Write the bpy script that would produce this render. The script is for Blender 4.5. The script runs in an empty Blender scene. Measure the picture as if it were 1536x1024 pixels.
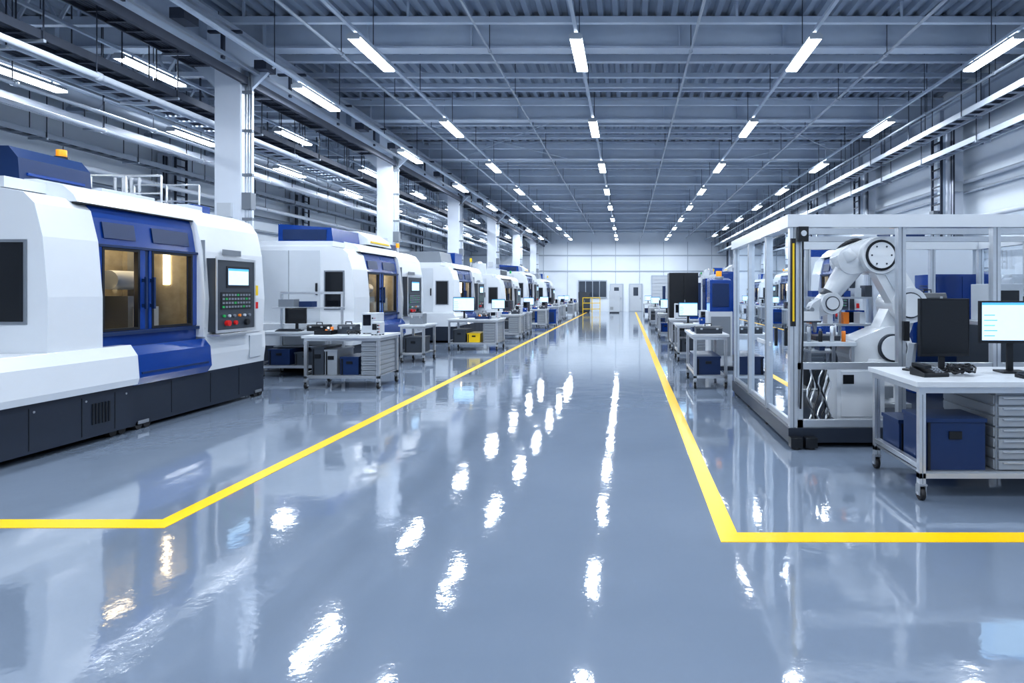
import bpy, bmesh, math, random
from mathutils import Vector, Matrix
random.seed(7)
S=bpy.context.scene
S.view_settings.view_transform='Standard'
try: S.view_settings.look='Medium High Contrast'
except Exception: pass
S.view_settings.exposure=0.15
COL=S.collection

# ------------------------------------------------------------ materials
def mat(name,col,rough=.5,metal=0.,var=.04,scale=6.,emit=None,es=0,coat=0.,spec=.5,bump=0.):
    m=bpy.data.materials.new(name); m.use_nodes=True
    nt=m.node_tree; b=nt.nodes['Principled BSDF']
    b.inputs['Roughness'].default_value=rough; b.inputs['Metallic'].default_value=metal
    b.inputs['Specular IOR Level'].default_value=spec
    b.inputs['Coat Weight'].default_value=coat
    tc=nt.nodes.new('ShaderNodeTexCoord')
    no=nt.nodes.new('ShaderNodeTexNoise'); no.inputs['Scale'].default_value=scale; no.inputs['Detail'].default_value=3
    nt.links.new(tc.outputs['Object'],no.inputs['Vector'])
    mx=nt.nodes.new('ShaderNodeMix'); mx.data_type='RGBA'
    c=Vector(col[:3])
    mx.inputs[6].default_value=(*(c*(1-var)),1); mx.inputs[7].default_value=(*[min(1,v*(1+var)) for v in c],1)
    nt.links.new(no.outputs['Fac'],mx.inputs[0]); nt.links.new(mx.outputs[2],b.inputs['Base Color'])
    if emit:
        b.inputs['Emission Color'].default_value=(*emit,1); b.inputs['Emission Strength'].default_value=es
    return m
def glassmat(name,tint,f=.12,rough=.02):
    m=bpy.data.materials.new(name); m.use_nodes=True; nt=m.node_tree
    nt.nodes.remove(nt.nodes['Principled BSDF']); out=nt.nodes['Material Output']
    t=nt.nodes.new('ShaderNodeBsdfTransparent'); t.inputs[0].default_value=(*tint,1)
    g=nt.nodes.new('ShaderNodeBsdfGlossy'); g.inputs['Roughness'].default_value=rough; g.inputs[0].default_value=(.9,.95,1,1)
    fr=nt.nodes.new('ShaderNodeLayerWeight'); fr.inputs[0].default_value=f
    mx=nt.nodes.new('ShaderNodeMixShader')
    nt.links.new(fr.outputs['Fresnel'],mx.inputs[0]); nt.links.new(t.outputs[0],mx.inputs[1]); nt.links.new(g.outputs[0],mx.inputs[2])
    nt.links.new(mx.outputs[0],out.inputs[0]); return m
M=dict(
 white=mat('machine_white',(.65,.685,.73),.25,var=.02,coat=.3),
 white2=mat('machine_offwhite',(.51,.55,.60),.4,var=.03),
 blue=mat('machine_blue',(.006,.050,.25),.2,var=.06,coat=.5),
 dblue=mat('dark_blue',(.009,.030,.10),.36,var=.08),
 base=mat('base_charcoal',(.022,.030,.048),.35,var=.1),
 black=mat('black_plastic',(.009,.011,.015),.35,var=.1),
 grey=mat('mid_grey',(.19,.215,.25),.45),
 panel=mat('control_panel_grey',(.042,.052,.068),.4),
 alu=mat('aluminium',(.61,.635,.67),.3,.8,var=.05,scale=20),
 steel=mat('steel',(.39,.415,.45),.35,.7),
 top=mat('benchtop',(.55,.585,.63),.35,var=.03),
 drawer=mat('drawer_grey',(.32,.35,.39),.4,.3),
 wall=mat('wall_paint',(.76,.82,.89),.6,var=.03,scale=1.5),
 wall2=mat('wall_trim_paint',(.42,.475,.55),.5),
 col=mat('column_paint',(.65,.70,.78),.5,var=.04,scale=3),
 beam=mat('beam_paint',(.47,.54,.64),.42,var=.08,scale=3),
 deck=mat('roof_deck',(.30,.36,.45),.45,.1,var=.15,scale=1.5),
 dark=mat('dark_services',(.05,.062,.09),.5,.3,var=.15),
 pipe=mat('galvanised_pipe',(.44,.49,.56),.35,.5),
 rob=mat('robot_white',(.72,.74,.765),.22,var=.02,coat=.4),
 orange=mat('orange_part',(.75,.22,.03),.35),
 yel=mat('yellow_plastic',(.85,.58,.02),.35),
 amber=mat('amber_beacon',(.9,.32,.02),.3,emit=(1,.35,.03),es=.35),
 red=mat('red_button',(.6,.02,.02),.3),
 green=mat('green_button',(.03,.35,.10),.3),
 screen=mat('lit_screen',(.4,.6,.8),.2,emit=(.52,.76,.97),es=.8,var=.15,scale=9),
 scrb=mat('screen_toolbar',(.1,.35,.7),.2,emit=(.06,.30,.75),es=.8),
 dscreen=mat('dark_screen',(.01,.012,.016),.10),
 dglass=mat('dark_window_glass',(.05,.065,.09),.08,coat=.5),
 warm=mat('warm_worklight',(1,.8,.5),.4,emit=(1,.76,.44),es=8.),
 interior=mat('machine_interior',(.44,.41,.34),.4,.3,var=.35,scale=8),
 led=mat('led_diffuser',(1,1,1),.4,emit=(.92,.96,1.),es=12.),
 upfill=mat('added_ceiling_fill',(1,1,1),.4,emit=(.85,.92,1.),es=9.),  # added glow to brighten the deck and beams
 rubber=mat('caster_rubber',(.02,.02,.022),.5),
 line=mat('floor_line_yellow',(.95,.54,.0),.3,var=.02,spec=.3),
 glass=glassmat('clear_panel',(.91,.93,.95),.14,.01),
 mglass=glassmat('machine_window_glass',(.68,.70,.72),.2),
)
def floormat():
    m=bpy.data.materials.new('polished_epoxy'); m.use_nodes=True; nt=m.node_tree; b=nt.nodes['Principled BSDF']
    tc=nt.nodes.new('ShaderNodeTexCoord')
    def noise(sc,det=4):
        n=nt.nodes.new('ShaderNodeTexNoise'); n.inputs['Scale'].default_value=sc; n.inputs['Detail'].default_value=det
        nt.links.new(tc.outputs['Object'],n.inputs['Vector']); return n
    n1=noise(.35,5); r=nt.nodes.new('ShaderNodeValToRGB')
    r.color_ramp.elements[0].position=.3; r.color_ramp.elements[0].color=(.160,.202,.268,1)
    r.color_ramp.elements[1].position=.7; r.color_ramp.elements[1].color=(.210,.255,.328,1)
    nt.links.new(n1.outputs['Fac'],r.inputs[0]); nt.links.new(r.outputs[0],b.inputs['Base Color'])
    n2=noise(1.3,4); mr=nt.nodes.new('ShaderNodeMapRange'); mr.inputs[3].default_value=.015; mr.inputs[4].default_value=.07
    nt.links.new(n2.outputs['Fac'],mr.inputs[0]); nt.links.new(mr.outputs[0],b.inputs['Roughness'])
    n3=noise(2.6,2); n4=noise(24,3)
    b1=nt.nodes.new('ShaderNodeBump'); b1.inputs['Strength'].default_value=.25; b1.inputs['Distance'].default_value=.010
    b2=nt.nodes.new('ShaderNodeBump'); b2.inputs['Strength'].default_value=.25; b2.inputs['Distance'].default_value=.0017
    nt.links.new(n3.outputs['Fac'],b1.inputs['Height']); nt.links.new(n4.outputs['Fac'],b2.inputs['Height'])
    nt.links.new(b1.outputs['Normal'],b2.inputs['Normal']); nt.links.new(b2.outputs['Normal'],b.inputs['Normal'])
    b.inputs['Specular IOR Level'].default_value=1.0; b.inputs['IOR'].default_value=1.7
    return m
M['floor']=floormat()

# ------------------------------------------------------------ mesh builder
class B:
    def __init__(s): s.bm=bmesh.new(); s.ms=[]
    def mi(s,k):
        if k not in s.ms: s.ms.append(k)
        return s.ms.index(k)
    def box(s,x0,x1,y0,y1,z0,z1,k):
        v=[s.bm.verts.new((x,y,z)) for x in (x0,x1) for y in (y0,y1) for z in (z0,z1)]
        i=s.mi(k)
        for q in ((0,1,3,2),(4,6,7,5),(0,4,5,1),(2,3,7,6),(0,2,6,4),(1,5,7,3)):
            f=s.bm.faces.new([v[a] for a in q]); f.material_index=i
    def pane(s,pts,k):
        f=s.bm.faces.new([s.bm.verts.new(p) for p in pts]); f.material_index=s.mi(k)
    def prism(s,pts,ax,a0,a1,k,smooth=False):
        def P(p,a):
            return {'y':(p[0],a,p[1]),'x':(a,p[0],p[1]),'z':(p[0],p[1],a)}[ax]
        i=s.mi(k); n=len(pts)
        A=[s.bm.verts.new(P(p,a0)) for p in pts]; C=[s.bm.verts.new(P(p,a1)) for p in pts]
        for q in range(n):
            f=s.bm.faces.new((A[q],A[(q+1)%n],C[(q+1)%n],C[q])); f.material_index=i; f.smooth=smooth
        f=s.bm.faces.new(A); f.material_index=i
        f=s.bm.faces.new(C[::-1]); f.material_index=i
    def cyl(s,p0,p1,r,k,seg=12,r2=None):
        p0=Vector(p0);p1=Vector(p1); r2=r if r2 is None else r2
        d=(p1-p0).normalized(); u=d.orthogonal().normalized(); w=d.cross(u); i=s.mi(k)
        A=[];C=[]
        for q in range(seg):
            a=2*math.pi*q/seg; o=u*math.cos(a)+w*math.sin(a)
            A.append(s.bm.verts.new(p0+o*r)); C.append(s.bm.verts.new(p1+o*r2))
        for q in range(seg):
            f=s.bm.faces.new((A[q],A[(q+1)%seg],C[(q+1)%seg],C[q])); f.material_index=i; f.smooth=seg>6
        f=s.bm.faces.new(A); f.material_index=i
        f=s.bm.faces.new(C[::-1]); f.material_index=i
    def link(s,a,b,ra,rb,y0,y1,k,seg=14):
        a=Vector(a);b=Vector(b); ang=math.atan2(b[1]-a[1],b[0]-a[0]); pts=[]
        for q in range(seg+1):
            t=ang+math.pi/2+math.pi*q/seg; pts.append((a[0]+ra*math.cos(t),a[1]+ra*math.sin(t)))
        for q in range(seg+1):
            t=ang-math.pi/2+math.pi*q/seg; pts.append((b[0]+rb*math.cos(t),b[1]+rb*math.sin(t)))
        s.prism(pts,'y',y0,y1,k)
    def tube(s,pts,r,k,seg=6):
        for a,b in zip(pts,pts[1:]): s.cyl(a,b,r,k,seg)
    def mesh(s,name):
        bmesh.ops.recalc_face_normals(s.bm,faces=s.bm.faces)
        me=bpy.data.meshes.new(name); s.bm.to_mesh(me); s.bm.free()
        for k in s.ms: me.materials.append(M[k])
        return me
    def obj(s,name,loc=(0,0,0),rz=0,bev=0,sc=(1,1,1),seg=2):
        return inst(s.mesh(name),name,loc,rz,bev,sc,seg)
def inst(me,name,loc=(0,0,0),rz=0,bev=0,sc=(1,1,1),seg=2):
    o=bpy.data.objects.new(name,me); COL.objects.link(o); o.location=loc; o.rotation_euler=(0,0,rz); o.scale=sc
    if bev:
        m=o.modifiers.new('bevel','BEVEL'); m.width=bev; m.segments=seg; m.limit_method='ANGLE'; m.angle_limit=math.radians(35)
    return o

XL,XR,Y0,Y1,ZC=-14.,8.6,-5.,50.,6.9
YA,YB=Y0+.03,Y1-.06
# ------------------------------------------------------------ room shell
b=B(); b.box(XL-.2,XR+.2,Y0-.2,Y1+.2,-.1,0,'floor'); b.obj('floor')
b=B(); b.box(XL-.2,XL,Y0,Y1,0,ZC+.3,'wall'); b.obj('wall_left')
b=B(); b.box(XR,XR+.2,Y0,Y1,0,ZC+.3,'wall'); b.obj('wall_right')
b=B(); b.box(XL,XR,Y0-.2,Y0,0,ZC+.3,'wall'); b.obj('wall_front')
b=B(); b.box(XL,XR,Y1,Y1+.2,0,ZC+.3,'wall')
for z in (3.3,4.6): b.box(XL,XR,Y1-.05,Y1,z,z+.10,'wall2')
for x in range(-13,9,2): b.box(x,x+.04,Y1-.03,Y1,0,5.8,'wall2')
b.obj('wall_back')
b=B(); prof=[]; x=XL
while x<XR:
    prof+=[(x,ZC),(x+.10,ZC),(x+.14,ZC+.09),(x+.24,ZC+.09)]; x+=.28
prof=[(min(p[0],XR),p[1]) for p in prof]
i=b.mi('deck')
A=[b.bm.verts.new((p[0],Y0,p[1])) for p in prof]; C=[b.bm.verts.new((p[0],Y1,p[1])) for p in prof]
for q in range(len(prof)-1):
    f=b.bm.faces.new((A[q],A[q+1],C[q+1],C[q])); f.material_index=i
b.box(XL,XR,Y0,Y1,ZC+.12,ZC+.3,'deck')
b.obj('ceiling')
b=B(); b.box(XL,XL+.03,Y0,Y1,0,.15,'grey'); b.obj('baseboard_left')
b=B(); b.box(XR-.03,XR,Y0,Y1,0,.15,'grey'); b.obj('baseboard_right')

def strip(pts,name):
    b=B(); b.prism(pts,'z',0.0,.003,'line'); b.obj(name)
strip([(-3.27,4.22),(-3.27,48),(-3.14,48),(-3.14,4.07),(-12,4.07),(-12,4.22)],'floor_marking_line')
strip([(.73,3.99),(.73,48),(.60,48),(.60,3.84),(8.0,3.84),(8.0,3.99)],'floor_marking_line')

# ------------------------------------------------------------ ceiling structure
def ibeam(b,x0,x1,y,z0,z1,w,k):
    b.box(x0,x1,y-w/2,y+w/2,z0,z0+.04,k); b.box(x0,x1,y-w/2,y+w/2,z1-.04,z1,k); b.box(x0,x1,y-.04,y+.04,z0+.04,z1-.04,k)
y=2.05
while y<Y1-1:
    b=B(); ibeam(b,XL,XR,y,6.28,ZC-.005,.28,'beam')
    for x in range(-13,9,2): b.box(x-.01,x+.01,y-.13,y+.13,6.32,ZC-.05,'beam')
    b.obj('ceiling_beam')
    b=B()
    for dy,zz,t in ((.95,6.42,.12),(1.5,6.7,.06),(2.2,6.55,.08),(2.65,6.7,.06),(3.1,6.62,.08),(3.6,6.7,.06),(4.1,6.5,.09)):
        if y+dy<Y1-.3:
            b.box(XL+.02,XR-.02,y+dy-t/2,y+dy+t/2,zz,zz+t*1.2,'beam')
            for xx in range(-13,9,3): b.box(xx-.02,xx+.02,y+dy-.02,y+dy+.02,zz+t,ZC-.002,'beam')
    b.obj('purlin_set')
    y+=4.8
def lgirder(x,z0,z1,w,k,name):
    b=B(); b.box(x-w/2,x+w/2,YA,YB,z0,z0+.05,k); b.box(x-w/2,x+w/2,YA,YB,z1-.05,z1,k); b.box(x-.04,x+.04,YA,YB,z0+.05,z1-.05,k)
    y=YA+1
    while y<YB: b.box(x-w/2+.01,x+w/2-.01,y,y+.02,z0+.05,z1-.05,k); y+=1.75
    return b.obj(name)
lgirder(-7.2,5.72,6.27,.36,'beam','longitudinal_girder')
lgirder(8.1,5.72,6.27,.3,'beam','longitudinal_girder')
b=B()
for x,z in ((-6.62,6.0),(-6.5,5.8),(-6.75,5.55)): b.box(x-.035,x+.035,YA,YB,z,z+.07,'pipe')
b.box(-6.95,-6.88,YA,YB,5.36,5.5,'dark')
for yy in range(-4,50,2):
    b.box(-7.0,-6.45,yy,yy+.06,5.93,5.97,'dark'); b.box(-6.78,-6.74,yy,yy+.06,5.5,5.95,'dark')
    b.box(-6.72,-6.5,yy+.8,yy+1.1,5.62,5.78,'dark')
b.obj('busbar_rail')
def column(x,y,z1,w=.46,d=.40,name='column'):
    b=B()
    b.box(x-w/2,x+w/2,y-d/2,y-d/2+.05,0,z1,'col'); b.box(x-w/2,x+w/2,y+d/2-.05,y+d/2,0,z1,'col')
    b.box(x-w/2+.04,x+w/2-.04,y-d/2+.05,y+d/2-.05,0,z1,'col')
    b.box(x-w/2-.05,x+w/2+.05,y-d/2-.05,y+d/2+.05,0,.05,'col')
    b.box(x-w/2-.05,x+w/2+.05,y-d/2-.05,y+d/2+.05,z1-.08,z1,'beam')
    for q in (.27,.32,.37): b.cyl((x+q,y-.1,.1),(x+q,y-.1,z1-.1),.018,'pipe',8)
    for z in (2.9,3.7,4.5,5.2): b.box(x+.22,x+.40,y-.13,y-.07,z,z+.05,'grey')
    b.box(x+.22,x+.40,y-.16,y-.02,3.1,3.4,'grey'); b.box(x-.15,x+.1,y-.26,y-.2,2.95,3.2,'white2')
    b.prism([(x+w/2,z1),(x+w/2+.5,z1),(x+w/2,z1-.5)],'y',y-.03,y+.03,'beam')
    b.prism([(x-w/2,z1),(x-w/2-.5,z1),(x-w/2,z1-.5)],'y',y-.03,y+.03,'beam')
    return b.obj(name)
y=4.
while y<49: column(-7.2,y,5.72); y+=7.
def wcol(x,y,s):
    b=B(); b.box(x-.2,x+.2,y-.2,y+.2,0,5.72,'col')
    b.box(x-s*.28,x-s*.2,y-.12,y+.12,0,5.72,'beam')
    xx=x-s*.36
    for yy in (y-.22,y+.22): b.box(xx-.03,xx+.03,yy-.015,yy+.015,2.6,5.6,'dark')
    z=2.7
    while z<5.6: b.box(xx-.02,xx+.02,y-.22,y+.22,z,z+.03,'dark'); z+=.22
    for q,k in enumerate(('pipe','dark','pipe','dark')): b.cyl((x-s*.15,y-.26-.05*q,.3),(x-s*.15,y-.26-.05*q,5.6),.02,k,8)
    b.box(x-.12,x+.12,y-.34,y-.2,2.8,3.3,'grey'); b.box(x-.12,x+.12,y-.32,y-.2,4.1,4.35,'white2')
    b.box(x-s*.5,x-s*.2,y-.1,y+.1,3.5,3.65,'grey')
    b.obj('wall_column')
y=4.6
while y<49: wcol(8.2,y,1); y+=5.3
y=4.
while y<49: wcol(-13.75,y,-1); y+=7.
def truss(x0,x1,y,z0,z1):
    b=B(); b.box(x0,x1,y-.05,y+.05,z0,z0+.09,'beam'); b.box(x0,x1,y-.05,y+.05,z1-.09,z1,'beam')
    n=9; dx=(x1-x0)/n
    for q in range(n):
        a=(x0+q*dx,y,z0+.05);c=(x0+(q+.5)*dx,y,z1-.05);d=(x0+(q+1)*dx,y,z0+.05)
        b.cyl(a,c,.03,'beam',6); b.cyl(c,d,.03,'beam',6)
    b.obj('roof_truss')
y=.5
while y<48: truss(-13.9,-7.42,y,6.08,6.85); y+=2.4
def tray(x,z,w,k,name='cable_tray',hang=True,rk=None,n=4):
    b=B(); b.box(x-w/2,x-w/2+.03,YA,YB,z,z+.12,k); b.box(x+w/2-.03,x+w/2,YA,YB,z,z+.12,k)
    y=YA+.2
    while y<YB: b.box(x-w/2+.03,x+w/2-.03,y,y+.04,z+.01,z+.04,k); y+=.35
    for q in range(n):
        xx=x-w/2+.08+q*(w-.16)/(n-1); b.cyl((xx,YA,z+.07),(xx,YB,z+.07),.025,rk or 'dark',6)
    if hang:
        y=YA+1
        while y<YB:
            for s in (-1,1): b.cyl((x+s*(w/2+.01),y,z),(x+s*(w/2+.01),y,ZC-.002),.01,'dark',5)
            b.box(x-w/2-.03,x+w/2+.03,y-.02,y+.02,z-.04,z,'pipe'); y+=2.4
    return b.obj(name)
tray(-8.0,4.98,.35,'dark'); tray(-8.55,4.9,.45,'beam'); tray(-9.4,5.45,.5,'dark'); tray(-11.4,5.1,.4,'col'); tray(-12.6,4.9,.35,'pipe')
tray(7.35,5.35,.4,'col'); tray(7.6,4.85,.26,'beam',n=3); tray(-7.85,5.75,.4,'dark',n=5)
b=B(); b.cyl((-11.6,2,5.8),(-11.6,49,5.8),.25,'pipe',18)
yy=3
while yy<49: b.cyl((-11.6,yy,5.8),(-11.6,yy+.05,5.8),.275,'pipe',18); b.cyl((-11.6,yy,6.05),(-11.6,yy,ZC-.002),.01,'dark',5); yy+=2
b.obj('ventilation_duct')
def pipe(x,z,r,k='pipe',name='service_pipe'):
    b=B(); b.cyl((x,YA,z),(x,YB,z),r,k,10)
    yy=YA+.7
    while yy<YB:
        b.cyl((x,yy,z),(x,yy,ZC-.002),.008,'dark',5); b.cyl((x,yy,z),(x,yy+.06,z),r+.015,k,10); yy+=2.6
    b.obj(name)
for x,z,r,k in ((-7.72,4.75,.045,'col'),(-8.95,4.65,.035,'pipe'),(-9.9,4.65,.04,'col'),(-12.1,5.35,.05,'pipe'),(6.95,5.75,.03,'pipe'),(-5.4,6.1,.03,'pipe'),(-2.6,6.15,.02,'pipe'),(1.2,6.15,.025,'pipe'),(4.9,6.1,.03,'pipe'),(-13.1,4.6,.07,'col')): pipe(x,z,r,k)
for z,r,x in ((4.35,.05,8.45),(4.1,.03,8.5),(3.4,.06,8.42),(3.2,.03,8.45),(5.2,.04,8.45),(2.7,.04,8.45)):
    b=B(); b.cyl((x,YA,z),(x,YB,z),r,'col',10)
    yy=YA+.9
    while yy<YB: b.box(x-.02,XR,yy,yy+.04,z-.03,z+.03,'wall2'); yy+=2.65
    b.obj('wall_pipe')
for z,r in ((4.4,.06),(3.9,.04),(3.3,.05)):
    b=B(); b.cyl((-13.86,YA,z),(-13.86,YB,z),r,'pipe',10)
    yy=YA+.9
    while yy<YB: b.box(XL,-13.84,yy,yy+.04,z-.03,z+.03,'wall2'); yy+=2.4
    b.obj('wall_pipe')
b=B()
for yy in (2.05,16.45,30.85):
    for x in (-6,3.9):
        b.cyl((x,yy,6.3),(x+4.,yy+4.8,6.3),.012,'beam',5); b.cyl((x+4.,yy,6.3),(x,yy+4.8,6.3),.012,'beam',5)
b.obj('roof_bracing')

# ------------------------------------------------------------ strip lights
def striplight_mesh(L,W=.105):
    b=B()
    b.prism([(-W,0),(W,0),(W*.7,.06),(-W*.7,.06)],'y',-L/2,L/2,'white2')
    b.box(-W+.008,W-.008,-L/2+.02,L/2-.02,-.04,0,'led')
    b.box(-.04,.04,-L/2+.1,L/2-.1,.06,.068,'upfill')  # emissive strip added on top of the housing, lifts ceiling brightness
    for s in (-1,1): b.box(-W,W,s*L/2-.015,s*L/2+.015,-.04,.03,'white2')
    return b.mesh('strip_light')
SL=striplight_mesh(1.5)
LE=72.
def light(x,y,z,E=LE):
    o=inst(SL,'strip_light',(x,y,z))
    L=bpy.data.lights.new('tube','AREA'); L.shape='RECTANGLE'; L.size=.19; L.size_y=1.46; L.energy=E; L.color=(.87,.935,1.)
    l=bpy.data.objects.new('tube_lamp',L); COL.objects.link(l); l.parent=o; l.location=(0,0,-.05)
def row(x,z,ys,rail=True):
    for y in ys: light(x,y,z)
    b=B(); b.box(x-.03,x+.03,YA,YB,z+.10,z+.15,'beam')
    for y in ys:
        for s in (-.5,.5): b.box(x-.045,x+.045,y+s-.02,y+s+.02,z+.0601,z+.10,'beam')
    y=YA+1.2
    while y<YB: b.cyl((x,y,z+.14),(x,y,ZC-.002),.008,'dark',5); y+=2.4
    b.obj('lighting_rail')
def ys(a,st,n0,n): return [a+st*k for k in range(n0,n)]
for x in (-4.5,-.85,3.1): row(x,5.8,ys(10.6,4.8,-3,8)+[47.2])
row(6.45,5.8,ys(10.6,4.8,-2,8))
row(-6.25,5.5,ys(12.1,5.2,-2,7)); row(-10.4,5.3,ys(10.3,4.1,-1,9)); row(-8.95,5.75,ys(11.3,4.8,0,8))

# ------------------------------------------------------------ CNC machine (front toward +x)
def cnc_mesh(variant=0,dk='blue'):
    b=B(); D=-2.1; n0=-.9 if variant==0 else -.3
    def P(y0,y1,pts,k): b.prism(pts,'y',y0,y1,k)
    b.box(D,.06,n0,.94,.07,.55,'base'); b.box(D,.0,.96,3.5,.05,.53,'base')
    for y in (n0+.05,.75,1.1,3.3):
        for x in (-.03,-1.9):
            b.cyl((x-.03,y,.05),(x+.03,y,.05),.05,'rubber',14); b.cyl((x-.03,y+.12,.05),(x+.03,y+.12,.05),.05,'rubber',14)
            b.box(x-.04,x+.04,y-.02,y+.14,.06,.10,'steel')
    for y in (-.25,.3,.7): b.box(.0,.064,y,y+.008,.1,.5,'black')
    for y in (1.6,2.3,2.9): b.box(-.02,.004,y,y+.008,.1,.5,'black')
    for q in range(6): b.box(.06,.068,.42+q*.04,.44+q*.04,.2,.42,'black')
    for y in (-.2,.35,.85): b.cyl((.06,y,.46),(.066,y,.46),.012,'steel',8)
    P(n0,.94,[(D,.55),(.12,.55),(.14,.62),(.12,.88),(.04,1.0),(D,1.0)],'white')
    P(.95,2.16,[(D,.55),(.06,.53),(.12,.62),(.10,.88),(.02,.98),(D,.98)],dk)
    b.box(.1,.125,1.0,2.1,.66,.68,'dblue')
    P(2.17,3.5,[(D,.53),(.0,.53),(.03,.75),(.02,1.0),(D,1.0)],'white')
    P(0,.62,[(D,1.0),(.0,1.0),(.0,1.55),(-.05,2.15),(-.13,2.48),(-.24,2.59),(-.5,2.64),(D,2.64)],'white')
    b.box(-.62,-.2,-.012,.0,1.28,2.12,'grey'); b.box(-.59,-.23,-.018,-.012,1.31,2.09,'dscreen')
    b.box(-1.95,-.7,-.008,0,1.05,2.55,'white2'); b.box(-1.35,-1.34,-.012,-.008,1.05,2.55,'grey'); b.box(-.78,-.75,-.04,-.008,1.6,1.85,'black')
    b.box(D,-.45,.02,.45,2.64,2.75,'white')
    P(2.14,3.46,[(D,1.0),(.02,1.0),(.04,1.5),(.0,2.15),(-.07,2.5),(-.18,2.66),(-.4,2.74),(D,2.74)],'white')
    P(.45,2.5,[(-1.9,2.6),(-.12,2.56),(-.16,2.64),(-.28,2.74),(-.55,2.80),(-1.9,2.80)],'white')
    b.box(-.2,-.118,.47,2.4,2.545,2.56,'black')
    b.box(-1.8,-.6,1.3,2.1,2.80,2.85,'white2')
    xf=-.08; y0,y1=.62,2.14
    b.box(xf-.08,xf,y0,y1,.98,1.16,dk); P(y0,y1,[(xf-.1,2.10),(xf,2.10),(xf-.05,2.42),(xf-.1,2.58),(xf-.2,2.58)],dk)
    for a,c in ((.62,.69),(1.20,1.28),(1.34,1.38),(2.06,2.14)): b.box(xf-.06,xf+.01,a,c,1.16,2.10,dk)
    b.box(xf-.03,xf+.0,1.28,1.34,1.16,2.10,'dblue')
    for a,c in ((.69,1.20),(1.38,2.06)):
        b.pane([(xf-.025,a,1.16),(xf-.025,c,1.16),(xf-.025,c,2.10),(xf-.025,a,2.10)],'mglass')
        for p,q,r,t in ((a,a+.03,1.16,2.10),(c-.03,c,1.16,2.10)): b.box(xf-.03,xf+.015,p,q,r,t,'black')
        for r,t in ((1.16,1.19),(2.07,2.10)): b.box(xf-.03,xf+.015,a+.03,c-.03,r,t,'black')
        b.prism([(xf-.008,2.2),(xf+.0,2.2),(xf-.026,2.38),(xf-.036,2.38)],'y',a+.04,c-.04,'dblue')
    for yy in (1.23,1.35):
        b.box(xf+.01,xf+.05,yy,yy+.025,1.42,1.46,'dblue'); b.box(xf+.01,xf+.05,yy,yy+.025,1.72,1.76,'dblue'); b.box(xf+.04,xf+.065,yy,yy+.025,1.40,1.78,'dblue')
    b.box(xf,xf+.03,y0,y1,2.10,2.13,'dblue'); b.box(xf,xf+.05,y0,y1,1.11,1.15,'dblue')
    b.box(-1.1,-1.06,y0,y1,1.0,2.55,'interior'); b.box(-1.06,-.2,y0,y1,1.0,1.04,'interior')
    b.box(-1.06,-.2,y0,y0+.01,1.04,2.5,'interior'); b.box(-1.06,-.2,y1-.01,y1,1.04,2.5,'interior')
    b.box(-.85,-.65,.72,.74,1.5,1.95,'warm'); b.box(-.9,-.5,y0+.3,y1-.2,2.44,2.47,'warm'); b.box(-.5,-.42,y1-.03,y1-.01,1.7,2.15,'warm')
    b.cyl((-.7,.75,1.5),(-.7,1.1,1.5),.17,'steel',20); b.cyl((-.7,1.1,1.5),(-.7,1.2,1.5),.09,'steel',16)
    b.box(-.95,-.5,1.55,1.85,1.04,1.55,'steel'); b.cyl((-.7,1.5,1.75),(-.7,1.95,1.75),.12,'white2',16); b.box(-.5,-.36,1.62,1.86,1.12,1.42,'white')
    b.box(-.8,-.7,1.9,1.96,1.04,2.3,'steel'); b.box(-.95,-.6,1.0,1.04,1.04,2.4,'panel'); b.box(-1.04,-.95,1.1,1.5,1.3,2.0,'panel')
    # control panel
    b.box(.0,.14,2.22,3.04,1.06,2.06,'panel'); b.box(.14,.15,2.20,3.06,1.04,1.08,'alu'); b.box(.14,.15,2.20,3.06,2.04,2.08,'alu')
    b.box(.14,.15,2.20,2.23,1.08,2.04,'alu'); b.box(.14,.15,3.03,3.06,1.08,2.04,'alu')
    b.box(.14,.148,2.42,2.92,1.66,1.96,'black'); b.box(.148,.152,2.45,2.89,1.70,1.93,'screen'); b.box(.152,.154,2.45,2.89,1.90,1.93,'scrb')
    b.box(.14,.146,2.3,2.96,1.36,1.60,'black')
    for r in range(4):
        for c in range(10): b.box(.146,.154,2.33+c*.062,2.37+c*.062,1.38+r*.055,1.41+r*.055,'grey' if (r*3+c)%7 else 'green')
    for c in range(6): b.cyl((.14,2.36+c*.11,1.27),(.165,2.36+c*.11,1.27),.02,['green','white2','grey','orange','white2','grey'][c],10)
    b.cyl((.14,2.42,1.17),(.19,2.42,1.17),.04,'red',14); b.cyl((.14,2.6,1.17),(.17,2.6,1.17),.03,'red',14); b.cyl((.14,2.85,1.17),(.175,2.85,1.17),.045,'black',14)
    b.box(.0,.2,2.2,3.06,1.0,1.03,'alu')
    b.box(-.06,.025,2.16,2.165,1.1,2.3,'grey')
    b.box(.03,.035,2.5,2.9,2.12,2.2,'grey'); b.box(.03,.04,3.15,3.3,1.35,1.45,'red'); b.box(.03,.04,3.15,3.3,1.55,1.7,'yel')
    b.box(.02,.04,3.1,3.4,.62,.95,'white2')
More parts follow.
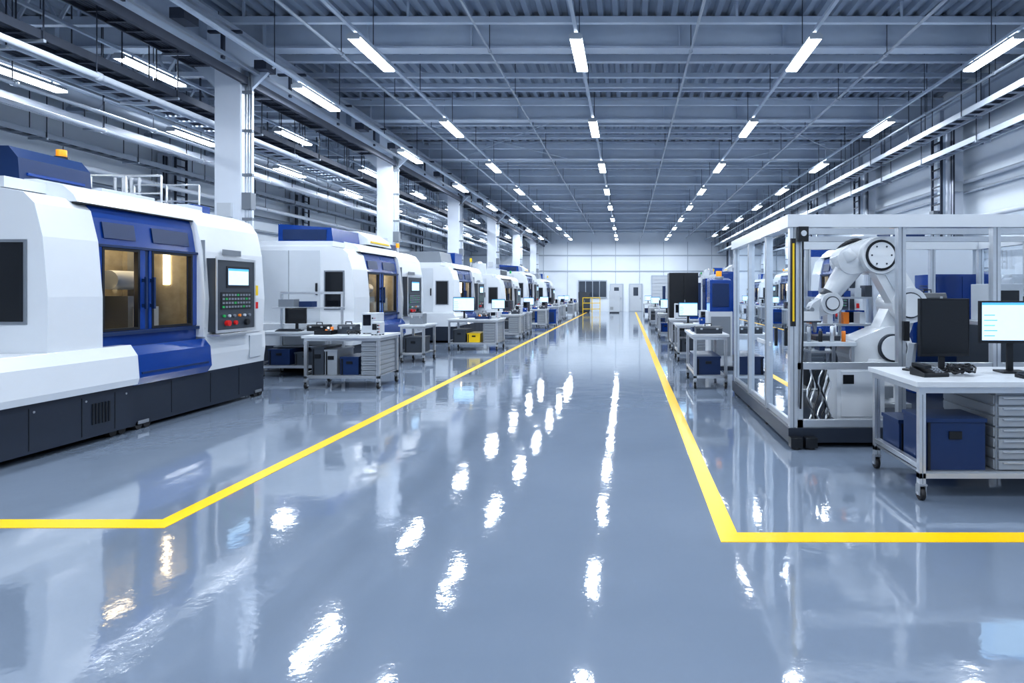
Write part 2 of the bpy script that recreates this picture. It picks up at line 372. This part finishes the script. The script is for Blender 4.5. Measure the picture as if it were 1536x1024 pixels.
    if variant==0:
        P(.40,1.25,[(D,2.75),(-.68,2.75),(-.70,3.02),(-.80,3.14),(D,3.14)],'dblue')
        b.box(-.70,-.67,.48,1.15,2.84,2.87,'blue')
        b.cyl((-.92,1.12,3.14),(-.92,1.12,3.18),.07,'black',14); b.cyl((-.92,1.12,3.18),(-.92,1.12,3.26),.05,'amber',14)
        b.box(-1.4,-.7,2.95,3.3,2.74,2.9,'blue'); b.box(-1.2,-.5,2.55,2.85,2.74,2.84,'white2')
        for y in (2.6,3.35):
            for x in (-1.9,-1.4,-.9): b.cyl((x,y,2.74),(x,y,3.25),.015,'alu',8)
            b.cyl((-1.9,y,3.25),(-.9,y,3.25),.015,'alu',8); b.cyl((-1.9,y,3.0),(-.9,y,3.0),.012,'alu',8)
    elif variant==1:
        P(.05,1.1,[(-1.6,2.64),(-.45,2.64),(-.5,3.04),(-1.6,3.12)],'blue'); b.box(-1.5,-.6,.04,.05,2.78,3.0,'dblue')
        P(1.3,2.4,[(-1.7,2.80),(-.35,2.80),(-.4,2.95),(-.65,3.12),(-1.7,3.12)],'white2'); b.box(-.40,-.35,1.4,2.3,2.85,2.89,'yel')
        b.box(-1.3,-.6,2.6,3.2,2.74,2.95,'dblue')
        b.cyl((-.6,3.3,2.74),(-.6,3.3,2.9),.03,'alu',8); b.cyl((-.6,3.3,2.9),(-.6,3.3,3.02),.045,'amber',12)
    elif variant==2:
        P(.3,1.4,[(D,2.64),(-.5,2.64),(-.6,3.15),(D,3.15)],'grey'); b.box(-1.6,-.5,1.6,2.4,2.80,3.2,'blue')
        b.cyl((-.4,3.2,2.7),(-.4,3.2,2.95),.03,'alu',8); b.cyl((-.4,3.2,2.95),(-.4,3.2,3.1),.045,'yel',12)
    else:
        b.cyl((-1.2,.6,2.7),(-1.2,.6,3.35),.3,'white2',20); b.cyl((-1.2,.6,3.35),(-1.2,.6,3.45),.2,'steel',20,.1)
        b.box(-1.6,-.5,1.5,2.9,2.72,3.1,'white2'); b.box(-.5,-.48,1.6,2.8,2.8,3.05,'panel')
        b.cyl((-.4,3.2,2.7),(-.4,3.2,2.95),.03,'alu',8); b.cyl((-.4,3.2,2.95),(-.4,3.2,3.1),.045,'green',12)
    for q in range(4): b.cyl((-1.9+q*.12,3.0,2.7),(-1.9+q*.12,3.0,3.3),.02,'steel',8)
    return b.mesh('cnc_machine')
cm=[cnc_mesh(0),cnc_mesh(1),cnc_mesh(2),cnc_mesh(3,'panel')]
inst(cm[0],'cnc_machine',(-5.7,5.9,0),bev=.03,seg=3)
inst(cm[1],'cnc_machine',(-5.62,12.35,0),bev=.025,seg=3,sc=(1,1.18,.965))
for n,(y,k,sy,sz,dx) in enumerate(((19.3,2,1.1,.93,0),(26.2,3,1.2,.86,.1),(33.2,1,1.1,1.,0.),(40.2,2,1.2,.9,.1))):
    inst(cm[k],'cnc_machine',(-5.55+dx,y,0),bev=.02,sc=(1,sy,sz))

# ------------------------------------------------------------ bench / cart
def caster(b,x,y,r=.045):
    b.box(x-.03,x+.03,y-.03,y+.03,2*r+.015,2*r+.03,'steel')
    b.box(x-.028,x-.02,y-.02,y+.045,r-.01,2*r+.015,'steel'); b.box(x+.02,x+.028,y-.02,y+.045,r-.01,2*r+.015,'steel')
    b.cyl((x-.018,y+.015,r),(x+.018,y+.015,r),r,'rubber',16); b.cyl((x-.03,y+.015,r),(x+.03,y+.015,r),.014,'alu',8)
def bench(x0,x1,y0,y1,h=.9,drawers=None,bins=(),name='workbench',shelf=.22,topk='top',upright=False,mid=False):
    b=B(); X=x1-x0; Y=y1-y0
    b.box(-.03,X+.03,-.03,Y+.03,h-.04,h,topk)
    b.box(0,X,0,.04,h-.09,h-.04,'alu'); b.box(0,X,Y-.04,Y,h-.09,h-.04,'alu'); b.box(0,.04,.04,Y-.04,h-.09,h-.04,'alu'); b.box(X-.04,X,.04,Y-.04,h-.09,h-.04,'alu')
    for x in (0,X-.05):
        for y in (0,Y-.05):
            b.box(x,x+.05,y,y+.05,.11,h-.09,'alu'); caster(b,x+.025,y+.015,.05)
            b.box(x+.022,x+.028,y-.002,y,.13,h-.1,'grey')
    b.box(.0,X,.0,.05,shelf-.05,shelf-.01,'alu'); b.box(0,X,Y-.05,Y,shelf-.05,shelf-.01,'alu')
    b.box(.02,X-.02,.02,Y-.02,shelf-.02,shelf,'steel')
    b.box(0,.05,.05,Y-.05,shelf+.02,shelf+.06,'alu')
    if mid: b.box(.05,X-.05,Y*.5,Y-.05,h*.62,h*.62+.02,'steel')
    if drawers:
        a,c=drawers
        b.box(a,c,.06,Y-.06,shelf,h-.09,'drawer'); n=7; hh=(h-.11-shelf)/n
        for q in range(n):
            b.box(a+.01,c-.01,.035,.06,shelf+q*hh+.008,shelf+(q+1)*hh-.008,'drawer')
            b.box(a+.04,c-.04,.022,.035,shelf+(q+.68)*hh,shelf+(q+.8)*hh,'alu')
            b.box(c,c+.012,.07,Y-.07,shelf+q*hh+.008,shelf+(q+1)*hh-.008,'drawer')
            b.box(a-.012,a,.07,Y-.07,shelf+q*hh+.008,shelf+(q+1)*hh-.008,'drawer')
    for t in bins:
        a,c,hh,k=t[:4]; ya,yb=(t[4],t[5]) if len(t)>4 else (.1,Y-.12)
        b.box(a,c,ya,yb,shelf,shelf+hh-.03,k); b.box(a-.01,c+.01,ya-.01,yb+.01,shelf+hh-.03,shelf+hh,k)
        b.box(a+.02,a+.04,ya-.012,ya,shelf,shelf+hh-.03,'black'); b.box((a+c)/2-.05,(a+c)/2+.05,ya-.012,ya,shelf+hh*.6,shelf+hh*.75,'black')
    if upright:
        for x in (.02,X-.06): b.box(x,x+.04,Y-.06,Y-.02,h,h+.75,'alu')
        b.box(.06,X-.06,Y-.06,Y-.02,h+.7,h+.75,'alu'); b.box(.0,X,Y-.3,Y-.02,h+.42,h+.45,'alu')
        b.box(.1,.4,Y-.26,Y-.06,h+.45,h+.6,'grey'); b.box(.5,.75,Y-.26,Y-.06,h+.45,h+.56,'dblue')
    return b.obj(name,(x0,y0,0),bev=.004,seg=1)
def monitor(x,y,z,w=.52,h=.32,rz=0,lit=True,lift=.14,name='monitor'):
    b=B(); b.box(-.11,.11,-.08,.09,0,.015,'black'); b.box(-.025,.025,.02,.045,.015,lift+.1,'black')
    b.box(-w/2,w/2,-.02,.02,lift,lift+h,'black'); b.box(-w*.3,w*.3,.02,.045,lift+.06,lift+h-.06,'black')
    b.box(-w/2+.014,w/2-.014,-.023,-.02,lift+.025,lift+h-.014,'screen' if lit else 'dscreen')
    if lit:
        b.box(-w/2+.014,w/2-.014,-.025,-.023,lift+h-.034,lift+h-.014,'scrb')
        for q in range(5): b.box(-w/2+.03,-w*.28+.02*(q%2),-.025,-.023,lift+.06+q*(h-.14)/5,lift+.067+q*(h-.14)/5,'scrb')
    b.obj(name,(x,y,z),rz,bev=.003,seg=1)
def keyboard(x,y,z,rz=0):
    b=B(); b.prism([(-.07,0),(.07,0),(.07,.028),(-.07,.014)],'x',-.22,.22,'black')
    for r in range(4):
        for c in range(13): b.box(-.21+c*.032,-.185+c*.032,-.055+r*.03,-.032+r*.03,.012+r*.006,.026+r*.006,'panel')
    b.obj('keyboard',(x,y,z),rz)
def toolbox(x,y,z,w=.4,d=.25,h=.2,k='dblue',rz=0,name='toolbox'):
    b=B(); b.box(-w/2,w/2,-d/2,d/2,0,h*.7,k); b.prism([(-d/2-.006,h*.7),(d/2+.006,h*.7),(d/2-.03,h),(-d/2+.03,h)],'x',-w/2-.006,w/2+.006,k)
    b.box(-.06,-.045,-.01,.01,h,h+.035,'black'); b.box(.045,.06,-.01,.01,h,h+.035,'black'); b.box(-.06,.06,-.01,.01,h+.035,h+.05,'black')
    for s in (-1,1): b.box(s*w*.3-.02,s*w*.3+.02,-d/2-.014,-d/2,h*.55,h*.8,'alu')
    b.obj(name,(x,y,z),rz,bev=.005,seg=1)
def instrument(x,y,z,w=.3,d=.25,h=.25,k='white2',rz=0,name='bench_instrument'):
    b=B(); b.box(-w/2,w/2,-d/2,d/2,.015,h,k); b.box(-w/2+.02,w*.1,-d/2-.006,-d/2,h*.4,h-.03,'dscreen')
    for q in range(3): b.cyl((w*.22,-d/2,h*.25+q*h*.25),(w*.22,-d/2-.015,h*.25+q*h*.25),.014,'black',10); b.cyl((w*.36,-d/2,h*.25+q*h*.25),(w*.36,-d/2-.01,h*.25+q*h*.25),.008,'red',8)
    for sx in (-1,1):
        for sy in (-1,1): b.box(sx*w*.4-.015,sx*w*.4+.015,sy*d*.4-.015,sy*d*.4+.015,0,.015,'black')
    b.obj(name,(x,y,z),rz,bev=.005,seg=1)
def partstray(x,y,z,w=.4,d=.3,k='dblue',seedv=0,rz=0):
    random.seed(seedv); b=B(); b.box(-w/2,w/2,-d/2,d/2,0,.01,k)
    for a in ((-w/2,-w/2+.01,-d/2,d/2),(w/2-.01,w/2,-d/2,d/2),(-w/2,w/2,-d/2,-d/2+.01),(-w/2,w/2,d/2-.01,d/2)): b.box(*a,.01,.07,k)
    for q in range(9):
        px=random.uniform(-w/2+.05,w/2-.05); py=random.uniform(-d/2+.05,d/2-.05); hh=random.uniform(.04,.12)
        b.cyl((px,py,.01),(px,py,.01+hh),random.uniform(.012,.03),random.choice(['steel','alu','orange','black']),10)
    b.obj('parts_tray',(x,y,z),rz)
def cables(x,y,z,seedv,w=.3,n=4):
    random.seed(seedv); b=B()
    for q in range(n):
        pts=[]; ph=random.uniform(0,6); r=random.uniform(.05,w/2)
        for t in range(14):
            a=ph+t*.5; pts.append((r*math.cos(a)*(1+.1*t/14),r*.7*math.sin(a),.008+.004*q+abs(math.sin(t*.6+q))*.06))
        b.tube(pts,.008,'black')
    b.obj('cable_bundle',(x,y,z))
def desk_phone(x,y,z,rz=0):
    b=B(); b.prism([(-.1,0),(.1,0),(.1,.07),(-.1,.03)],'x',-.11,.11,'black'); b.box(-.1,-.04,-.09,.09,.07,.10,'black'); b.box(0.0,.09,.03,.08,.055,.066,'grey')
    for r in range(4):
        for c in range(3): b.box(.0+c*.03,.022+c*.03,-.08+r*.026,-.062+r*.026,.03+r*.007,.042+r*.008,'grey')
    b.obj('desk_phone',(x,y,z),rz,bev=.004,seg=1)

# --- right foreground desk
bench(2.24,4.6,4.6,5.48,.915,drawers=(.62,1.5),bins=((.07,.54,.40,'dblue',.06,.42),(.06,.32,.30,'dblue',.48,.80)),name='mobile_workbench')
monitor(2.74,5.2,.915,.44,.50,rz=.05,lit=False,lift=.13)
monitor(3.28,5.12,.915,.54,.36,rz=-.06,lit=True,lift=.25)
desk_phone(2.48,4.93,.915,.15); cables(2.74,4.95,.915,3,.26,7); keyboard(3.35,4.78,.915)
b=B(); b.box(-.05,.05,-.04,.04,0,.02,'black'); b.prism([(-.02,.02),(.03,.02),(.06,.24),(.02,.24)],'y',-.03,.03,'grey'); b.obj('barcode_scanner',(2.47,5.25,.915),.4,bev=.006)
toolbox(3.9,5.1,.915,.4,.26,.2,'black')

# --- left carts
bench(-5.35,-4.1,9.92,10.75,.88,drawers=(.93,1.2),bins=((.08,.28,.46,'panel'),(.3,.5,.42,'drawer'),(.56,.86,.3,'dblue')),name='tool_cart')
instrument(-4.45,10.5,.88,.26,.3,.36,'white2'); toolbox(-4.85,10.45,.88,.3,.22,.16,'panel'); partstray(-5.15,10.3,.88,.3,.3,'black',2); cables(-4.6,10.1,.88,5,.22,3)
instrument(-4.2,10.1,.88,.16,.16,.22,'white2')
bench(-6.9,-5.62,11.27,11.95,.86,bins=((.1,.5,.3,'dblue'),(.6,1.0,.24,'panel')),name='workbench',upright=True,mid=True)
monitor(-6.35,11.5,.86,.4,.3,lit=False); toolbox(-5.9,11.5,.86,.36,.25,.12,'black'); keyboard(-6.4,11.34,.86)
bench(-4.9,-3.55,16.4,17.35,.86,drawers=(.95,1.3),bins=((.1,.45,.35,'panel'),(.5,.85,.25,'yel')),name='tool_cart')
monitor(-4.6,16.9,.86,.6,.4,lit=True,lift=.2); toolbox(-4.08,17.1,.86,.3,.25,.16,'panel'); instrument(-3.75,17.05,.86,.25,.25,.2,'white2'); partstray(-4.0,16.65,.86,.4,.25,'dblue',9)
bench(-5.15,-4.6,13.6,14.4,.86,bins=((.06,.45,.35,'panel'),),name='tool_cart'); toolbox(-4.88,14.,.86,.3,.3,.25,'grey')
def farset(x0,x1,y,sd,mon=True):
    random.seed(sd); W=x1-x0; wide=W>1
    bench(x0,x1,y,y+.85,.86,drawers=(W-.4,W-.06),bins=((.07,.38,.3,random.choice(['dblue','panel','blue'])),),name='tool_cart')
    if mon: monitor(x0+.3,y+.5,.86,.46,.34,lit=random.random()<.65,lift=.16)
    else: instrument(x0+.3,y+.5,.86,.34,.3,.42,random.choice(['blue','white2','panel']))
    instrument(x1-.16,y+.62,.86,.22,.26,random.uniform(.2,.4),random.choice(['white2','panel','dblue']))
    toolbox(x1-.2,y+.2,.86,.26,.2,.15,random.choice(['panel','blue','grey']))
    if wide: partstray(x0+.62,y+.2,.86,.22,.25,'blue',sd)
for n,(dx,y) in enumerate(((0,20.2),(-.1,22.4),(.05,26.3),(0,31.6),(-.1,35.2),(.1,39.),(0,43))): farset(-4.75+dx,-3.6+dx,y,n+10,n%3!=1)
b=B(); b.box(-.5,.5,-.4,.4,.12,.75,'blue'); b.box(-.53,.53,-.43,.43,.75,.8,'blue')
for x in (-.42,.42):
    for y in (-.32,.32): caster(b,x,y,.04)
b.box(-.4,.4,-.41,-.4,.2,.66,'dblue'); b.obj('blue_bin_trolley',(-3.85,28.6,0),bev=.01)

# --- right row benches beyond the cell
bench(1.1,1.66,9.95,11.2,.9,bins=((.06,.46,.3,'dblue'),),name='tool_cart')
toolbox(1.38,10.25,.9,.44,.3,.12,'panel'); partstray(1.35,10.75,.9,.4,.3,'dblue',5)
b=B(); b.box(-.4,.4,-.35,.35,0,.08,'base'); b.box(-.25,.25,-.25,.25,.08,1.2,'white2'); b.prism([(-.25,1.2),(.25,1.2),(.25,1.85),(.1,1.9),(-.25,1.85)],'x',-.22,.22,'blue')
b.box(-.17,.17,-.262,-.25,1.3,1.78,'dblue'); b.box(-.2,.2,-.27,-.25,.3,1.1,'grey'); b.cyl((0,0,1.87),(0,0,1.93),.1,'steel',14); b.cyl((0,0,1.93),(0,0,2.04),.06,'amber',14)
b.obj('measuring_machine',(1.92,12.6,0),bev=.012)
for n,(x,y) in enumerate(((1.15,13.8),(1.2,16.4),(1.1,20.8),(1.2,25.),(1.1,29.5),(1.2,34),(1.1,40))): farset(x,x+.85,y,n+40,n%2==0)
def cabinet(x,y,w,d,h,k,name='control_cabinet'):
    b=B(); b.box(-w/2,w/2,-d/2,d/2,.08,h,k); b.box(-w/2+.03,w/2-.03,-d/2+.03,d/2-.03,0,.08,'base')
    b.box(-w/2+.02,-.005,-d/2-.02,-d/2,.12,h-.04,k); b.box(.005,w/2-.02,-d/2-.02,-d/2,.12,h-.04,k); b.box(.02,.04,-d/2-.045,-d/2-.02,h*.5,h*.62,'alu')
    for q in range(6): b.box(-w/2+.08,-.08,-d/2-.024,-d/2-.02,.25+q*.04,.265+q*.04,'black')
    for q in range(6): b.box(-w/2-.006,-w/2,-d/4,d/4,h-.4+q*.04,h-.385+q*.04,'black')
    b.obj(name,(x,y,0),bev=.008)
cabinet(1.75,19.,.9,.8,2.2,'black')
cabinet(2.7,15.,.8,.8,2.1,'blue')
cabinet(3.2,22.,.9,.8,2.2,'white2')
for n,(x,y) in enumerate(((2.75,18.),(2.8,26),(2.7,30),(2.7,35),(2.8,40))): cabinet(x,y,.9,.8,2.,['blue','dblue','panel','white2','dblue'][n])
for n,y in enumerate((15.1,20.6,26.4,32.2,38.,43.8,48.9)):
    inst(cm[1+n%3],'cnc_machine',(4.6,y,0),rz=math.pi,bev=.02,sc=(1,1,.95))
for x,y,k in ((5.6,10.4,'blue'),(6.9,10.4,'white2'),(7.5,8.0,'dblue'),(7.5,6.4,'white2')): cabinet(x,y,.9,.7,1.9,k)
for n,(x,y) in enumerate(((2.3,10.1),(3.7,10.2))):
    farset(x,x+1.1,y,60+n,n==0)
farset(2.6,3.7,12.4,63,True)

# ------------------------------------------------------------ robot cell
def cell():
    x0,x1,ya,yb=1.68,5.6,6.2,9.5; H=2.4
    b=B(); p=.08
    b.box(x0-.02,x1,ya-.02,yb,.0+.05,.2,'base')
    for x in (x0+.05,x0+1.1,x0+2.2,x0+3.3): b.cyl((x,ya+.04,0),(x,ya+.04,.06),.05,'rubber',14)
    for y in (ya+1.1,ya+2.2,yb-.1): b.cyl((x0+.05,y,0),(x0+.05,y,.06),.05,'rubber',14)
    xs=[x0,2.80,3.78,4.76,x1-p]; yy=[ya,7.25,8.3,yb-p]
    for x in xs:
        for y in (ya,yb-p):
            b.box(x,x+p,y,y+p,.2,H-.12,'alu'); b.box(x+.035,x+.045,y-.002,y,.2,H-.12,'grey')
    for y in yy[1:-1]:
        for x in (x0,x1-p): b.box(x,x+p,y,y+p,.2,H-.12,'alu'); b.box(x-.002,x,y+.035,y+.045,.2,H-.12,'grey')
    b.box(x0+p,x0+.14,ya+.01,ya+.06,.2,H-.12,'alu')
    b.box(x0-.03,x1+.03,ya-.03,ya+.1,H-.13,H,'white'); b.box(x0-.03,x1+.03,yb-.1,yb+.03,H-.13,H,'white')
    b.box(x0-.03,x0+.1,ya+.1,yb-.1,H-.13,H,'white'); b.box(x1-.1,x1+.03,ya+.1,yb-.1,H-.13,H,'white')
    for y in yy[1:-1]: b.box(x0+.1,x1-.1,y,y+.06,H-.1,H-.03,'alu')
    for a,c in zip(xs,xs[1:]):
        b.box(a+p,c,ya+.01,ya+.06,.2,.28,'alu'); b.box(a+p,c,ya+.01,ya+.06,.80,.87,'alu'); b.box(a+p,c,yb-.06,yb-.01,.2,.26,'alu')
        for Y,zz in ((ya+.03,.87),(yb-.04,.26)): b.pane([(a+p,Y,zz),(c,Y,zz),(c,Y,H-.13),(a+p,Y,H-.13)],'glass')
    for a,c in zip(yy,yy[1:]):
        for x in (x0,x1-p):
            b.box(x+.02,x+.06,a+p,c,.2,.26,'alu'); b.pane([(x+.04,a+p,.26),(x+.04,c,.26),(x+.04,c,H-.13),(x+.04,a+p,H-.13)],'glass'); b.box(x+.025,x+.055,a+p,a+p+.03,.26,H-.13,'alu')
    b.box(x0-.005,x0+.045,ya-.06,ya-.02,1.25,2.15,'black'); b.box(x0+.01,x0+.03,ya-.064,ya-.06,1.3,2.1,'yel')
    b.box(x0+.07,x0+.17,ya-.08,ya-.02,2.12,2.27,'black'); b.cyl((x0+.12,ya-.09,2.2),(x0+.12,ya-.08,2.2),.03,'alu',12); b.tube([(x0+.12,ya-.05,2.12),(x0+.12,ya-.05,1.2),(x0+.1,ya-.03,.4)],.01,'black')
    b.box(x0-.03,x0+.0,ya+.5,ya+.54,1.0,1.2,'black'); b.box(2.84,2.9,ya-.04,ya-.0,1.1,1.3,'black')
    for x in (x0,x0+.15): b.box(x-.02,x+.1,ya-.12,ya-.02,.02,.12,'black'); b.cyl((x+.04,ya-.08,0),(x+.04,ya-.08,.05),.04,'rubber',12)
    b.obj('robot_cell_enclosure',bev=.004,seg=1)
cell()
def robot():
    b=B(); x,y=3.10,7.6
    b.box(x-.34,x+.34,y-.34,y+.34,.2,.25,'steel')
    b.cyl((x,y,.25),(x,y,.52),.30,'rob',32,.25); b.cyl((x,y,.52),(x,y,.60),.27,'panel',32)
    b.cyl((x,y,.60),(x,y,.78),.31,'rob',32,.28)
    b.link((x-.16,.84),(x+.14,.92),.22,.26,y-.24,y+.22,'rob')
    b.cyl((x+.14,y-.30,.92),(x+.14,y+.28,.92),.17,'panel',28); b.cyl((x+.14,y-.315,.92),(x+.14,y-.30,.92),.15,'rob',24)
    A=(x+.14,.92); Bp=(3.46,1.44); E=(3.10,2.05)
    b.link(A,Bp,.20,.17,y-.14,y+.14,'rob')
    b.cyl((Bp[0],y-.26,Bp[1]),(Bp[0],y+.24,Bp[1]),.22,'rob',32); b.cyl((Bp[0],y-.275,Bp[1]),(Bp[0],y-.26,Bp[1]),.16,'panel',24); b.cyl((Bp[0],y-.285,Bp[1]),(Bp[0],y-.275,Bp[1]),.145,'rob',24)
    b.link(Bp,E,.18,.16,y-.24,y-.04,'rob'); b.link((3.40,1.55),(3.17,1.94),.08,.07,y-.252,y-.24,'white2')
    b.cyl((E[0],y-.27,E[1]),(E[0],y+.22,E[1]),.225,'rob',36); b.cyl((E[0],y-.282,E[1]),(E[0],y-.27,E[1]),.19,'black',32); b.cyl((E[0],y-.292,E[1]),(E[0],y-.282,E[1]),.16,'rob',32)
    for q in range(6):
        a=q*math.pi/3; b.cyl((E[0]+.12*math.cos(a),y-.297,E[1]+.12*math.sin(a)),(E[0]+.12*math.cos(a),y-.292,E[1]+.12*math.sin(a)),.012,'panel',8)
    b.link((E[0],E[1]+.04),(2.80,2.00),.20,.18,y-.14,y+.18,'rob')
    b.cyl((2.72,y+.02,2.12),(2.80,y+.02,2.0),.17,'rob',24,.18)
    b.cyl((2.88,y+.02,2.0),(2.56,y+.02,1.54),.175,'rob',28,.11)
    b.cyl((2.59,y+.02,1.58),(2.55,y+.02,1.525),.123,'panel',28)
    b.cyl((2.55,y-.14,1.46),(2.55,y+.18,1.46),.135,'rob',28); b.cyl((2.55,y-.152,1.46),(2.55,y-.14,1.46),.09,'panel',24); b.cyl((2.55,y-.16,1.46),(2.55,y-.152,1.46),.077,'rob',20)
    b.link((2.55,1.46),(2.40,1.39),.11,.10,y-.08,y+.12,'rob')
    b.cyl((2.40,y+.02,1.39),(2.30,y+.02,1.33),.08,'steel',24)
    b.box(2.16,2.40,y-.11,y+.15,1.24,1.36,'rob'); b.box(2.14,2.42,y-.12,y+.16,1.22,1.24,'panel')
    for xx in (2.17,2.35): b.prism([(xx,1.22),(xx+.05,1.22),(xx+.04,1.09),(xx+.02,1.09)],'y',y-.02,y+.06,'steel')
    for xx in (2.21,2.31): b.cyl((xx,y-.1,1.38),(xx,y+.1,1.38),.03,'steel',12)
    pts=[]
    for t in range(14):
        u=t/13; px=3.6+(2.74-3.6)*u; pz=1.62+.66*math.sin(u*math.pi*.72); pts.append((px,y+.26,pz))
    b.tube(pts,.03,'black',10)
    b.tube([(3.6,y+.26,1.62),(3.66,y+.2,1.3),(3.5,y+.2,.9),(3.4,y+.1,.5)],.03,'black',10)
    b.box(x-.10,x+.12,y-.34,y-.28,.32,.46,'grey')
    b.obj('industrial_robot_arm',bev=.02,seg=3)
robot()
b=B()
for x in (-.5,.46):
    for y in (-.35,.31): b.box(x,x+.04,y,y+.04,.0,.75,'alu')
b.box(-.52,.52,-.37,.37,.75,.80,'top'); b.box(-.3,.0,-.2,.2,.8,.9,'steel'); b.box(.1,.4,-.15,.2,.8,.86,'panel')
for q in range(7): b.cyl((-.45+q*.14,-.28,.8),(-.45+q*.14,-.28,.93+.05*(q%2)),.025,['steel','orange','alu','steel','black','alu','orange'][q],12)
b.box(-.45,.45,.32,.35,.8,.85,'orange')
for x in (-.42,.42): b.cyl((x,.1,.8),(x,.1,1.0),.02,'alu',8)
b.box(-.5,.5,-.3,.3,.2,.23,'steel'); b.box(-.4,-.1,-.2,.2,.23,.5,'dblue'); b.box(.0,.35,-.2,.2,.23,.45,'panel')
b.obj('work_fixture_table',(2.23,7.55,.2),bev=.004,seg=1)
b=B(); b.box(-.26,.26,-.2,.2,0,.58,'white'); b.box(-.22,.22,-.21,-.2,.04,.54,'white'); b.box(-.2,-.08,-.216,-.21,.4,.5,'black')
b.obj('robot_controller',(2.55,6.75,.2),bev=.01)
b=B()
for q in range(9):
    pts=[(.028*q,.05*math.sin(q),.0)]
    for t in range(1,9): pts.append((.028*q+.04*math.sin(t*1.1+q),.05*math.sin(q)+.05*math.cos(t*.8+q),t*.07))
    b.tube(pts,.009,'black' if q%2 else 'alu')
b.obj('cable_bundle',(1.97,6.5,.2))
b=B(); b.box(-.35,.35,-.3,.3,0,1.1,'blue'); b.box(-.3,.3,-.31,-.3,.1,.95,'dblue'); b.box(-.35,.35,-.3,.3,1.1,1.14,'top'); b.obj('parts_cabinet',(4.3,8.6,.2),bev=.01)
toolbox(4.3,8.6,1.34,.4,.3,.25,'panel')
b=B(); b.box(-.6,.6,-.35,.35,0,1.0,'panel'); b.box(-.6,.6,-.35,.35,1.0,1.05,'alu'); b.box(-.5,-.1,-.2,.2,1.05,1.5,'white2'); b.box(.1,.5,-.2,.2,1.05,1.35,'black'); b.cyl((.3,0,1.35),(.3,0,1.6),.08,'steel',14)
b.box(-.45,-.15,-.21,-.2,1.15,1.42,'dscreen'); b.obj('test_station',(4.85,7.4,.2),bev=.008)
b=B(); b.box(-.5,.5,-.25,.25,0,.06,'steel')
for x in (-.45,.0,.45): b.box(x-.02,x+.02,-.02,.02,.06,1.3,'alu')
for z in (.5,.9,1.3): b.box(-.5,.5,-.2,.2,z,z+.03,'alu')
for q in range(8): b.box(-.46+q*.12,-.38+q*.12,-.12,.12,.53 if q%2 else .93,.68 if q%2 else 1.1,['orange','dblue','white2','black'][q%4])
for q in range(6): b.box(-.45+q*.16,-.35+q*.16,-.1,.1,1.33,1.42+.04*(q%3),['blue','white2','panel'][q%3])
b.obj('parts_rack',(3.2,9.05,.2))
b=B()
for z in (.0,.35,.7,1.05): b.box(-.35,.35,-.2,.2,z,z+.03,'alu')
for x in (-.35,.31):
    for y in (-.2,.16): b.box(x,x+.04,y,y+.04,0,1.4,'alu')
for q in range(9): b.box(-.3+(q%3)*.2,-.14+(q%3)*.2,-.14,.14,.03+(q//3)*.35,.2+(q//3)*.35,['white2','blue','black','orange','panel'][q%5])
b.obj('parts_rack',(2.2,8.95,.2))

# ------------------------------------------------------------ end wall openings
b=B(); b.box(-4.1,-1.7,Y1-.09,Y1-.052,1.1,2.6,'wall2')
for q in range(4): b.box(-4.02+q*.58,-3.50+q*.58,Y1-.11,Y1-.09,1.2,2.5,'dglass')
b.obj('window_1')
for n,x in enumerate((-.9,.7)):
    b=B(); b.box(x-.55,x+.55,Y1-.09,Y1-.052,0,2.3,'wall2'); b.box(x-.48,x+.48,Y1-.12,Y1-.09,.02,2.22,'white2'); b.box(x-.2,x+.2,Y1-.125,Y1-.12,1.3,2.0,'dglass'); b.box(x+.34,x+.4,Y1-.16,Y1-.12,1.0,1.15,'steel'); b.obj('door_%d'%(n+1))
b=B(); b.box(2.,4.6,Y1-.1,Y1-.052,0,3.,'wall2')
for q in range(10): b.box(2.08,4.52,Y1-.13,Y1-.1,.02+q*.29,.28+q*.29,'white2')
b.obj('door_3')
b=B()
for x in (-1.0,-.3,.3): b.box(x,x+.05,0,.05,0,1.2,'yel')
for z in (.3,.75,1.15): b.box(-1.0,.35,0.05,.08,z,z+.05,'yel')
b.obj('safety_fence',(-2.4,45.5,0))
cabinet(-1.,46.5,.8,.6,1.7,'white2'); cabinet(-3.4,47.5,.9,.6,1.6,'panel')
for n,y in enumerate(range(5,44,7)):
    b=B(); b.box(XL,XL+.06,y+.6,y+5.2,1.2,3.0,'wall2')
    for q in range(4): b.box(XL+.05,XL+.08,y+.7+q*1.13,y+1.73+q*1.13,1.3,2.9,'dglass')
    b.obj('window_%d'%(n+2))
for y in (9,14.5,20,27,34):
    b=B()
    for yy in (0,1.2,2.4,3.6):
        for x in (0,.6): b.box(x,x+.05,yy,yy+.05,0,2.6,'dblue')
    for z in (.2,.9,1.6,2.3):
        b.box(0,.65,0,3.65,z,z+.05,'steel')
        for q in range(6): b.box(.08,.55,.12+q*.58,.52+q*.58,z+.05,z+.05+.25+.2*((q*7)%3)/3,['white2','dblue','grey','panel','yel','blue'][(q+int(z*3))%6])
    b.obj('storage_rack',(-12.6,y,0))

# ------------------------------------------------------------ camera and world
cam=bpy.data.cameras.new('camera'); co=bpy.data.objects.new('camera',cam); COL.objects.link(co)
co.location=(0,0,1.6); co.rotation_euler=(math.radians(90),0,0)
cam.sensor_width=36; cam.lens=900/1536*36
cam.shift_x=-(941-768)/1536; cam.shift_y=-(512-438)/1536; cam.clip_end=200
S.camera=co
w=bpy.data.worlds.new('world'); S.world=w; w.use_nodes=True
w.node_tree.nodes['Background'].inputs[0].default_value=(.6,.75,1,1); w.node_tree.nodes['Background'].inputs[1].default_value=.3
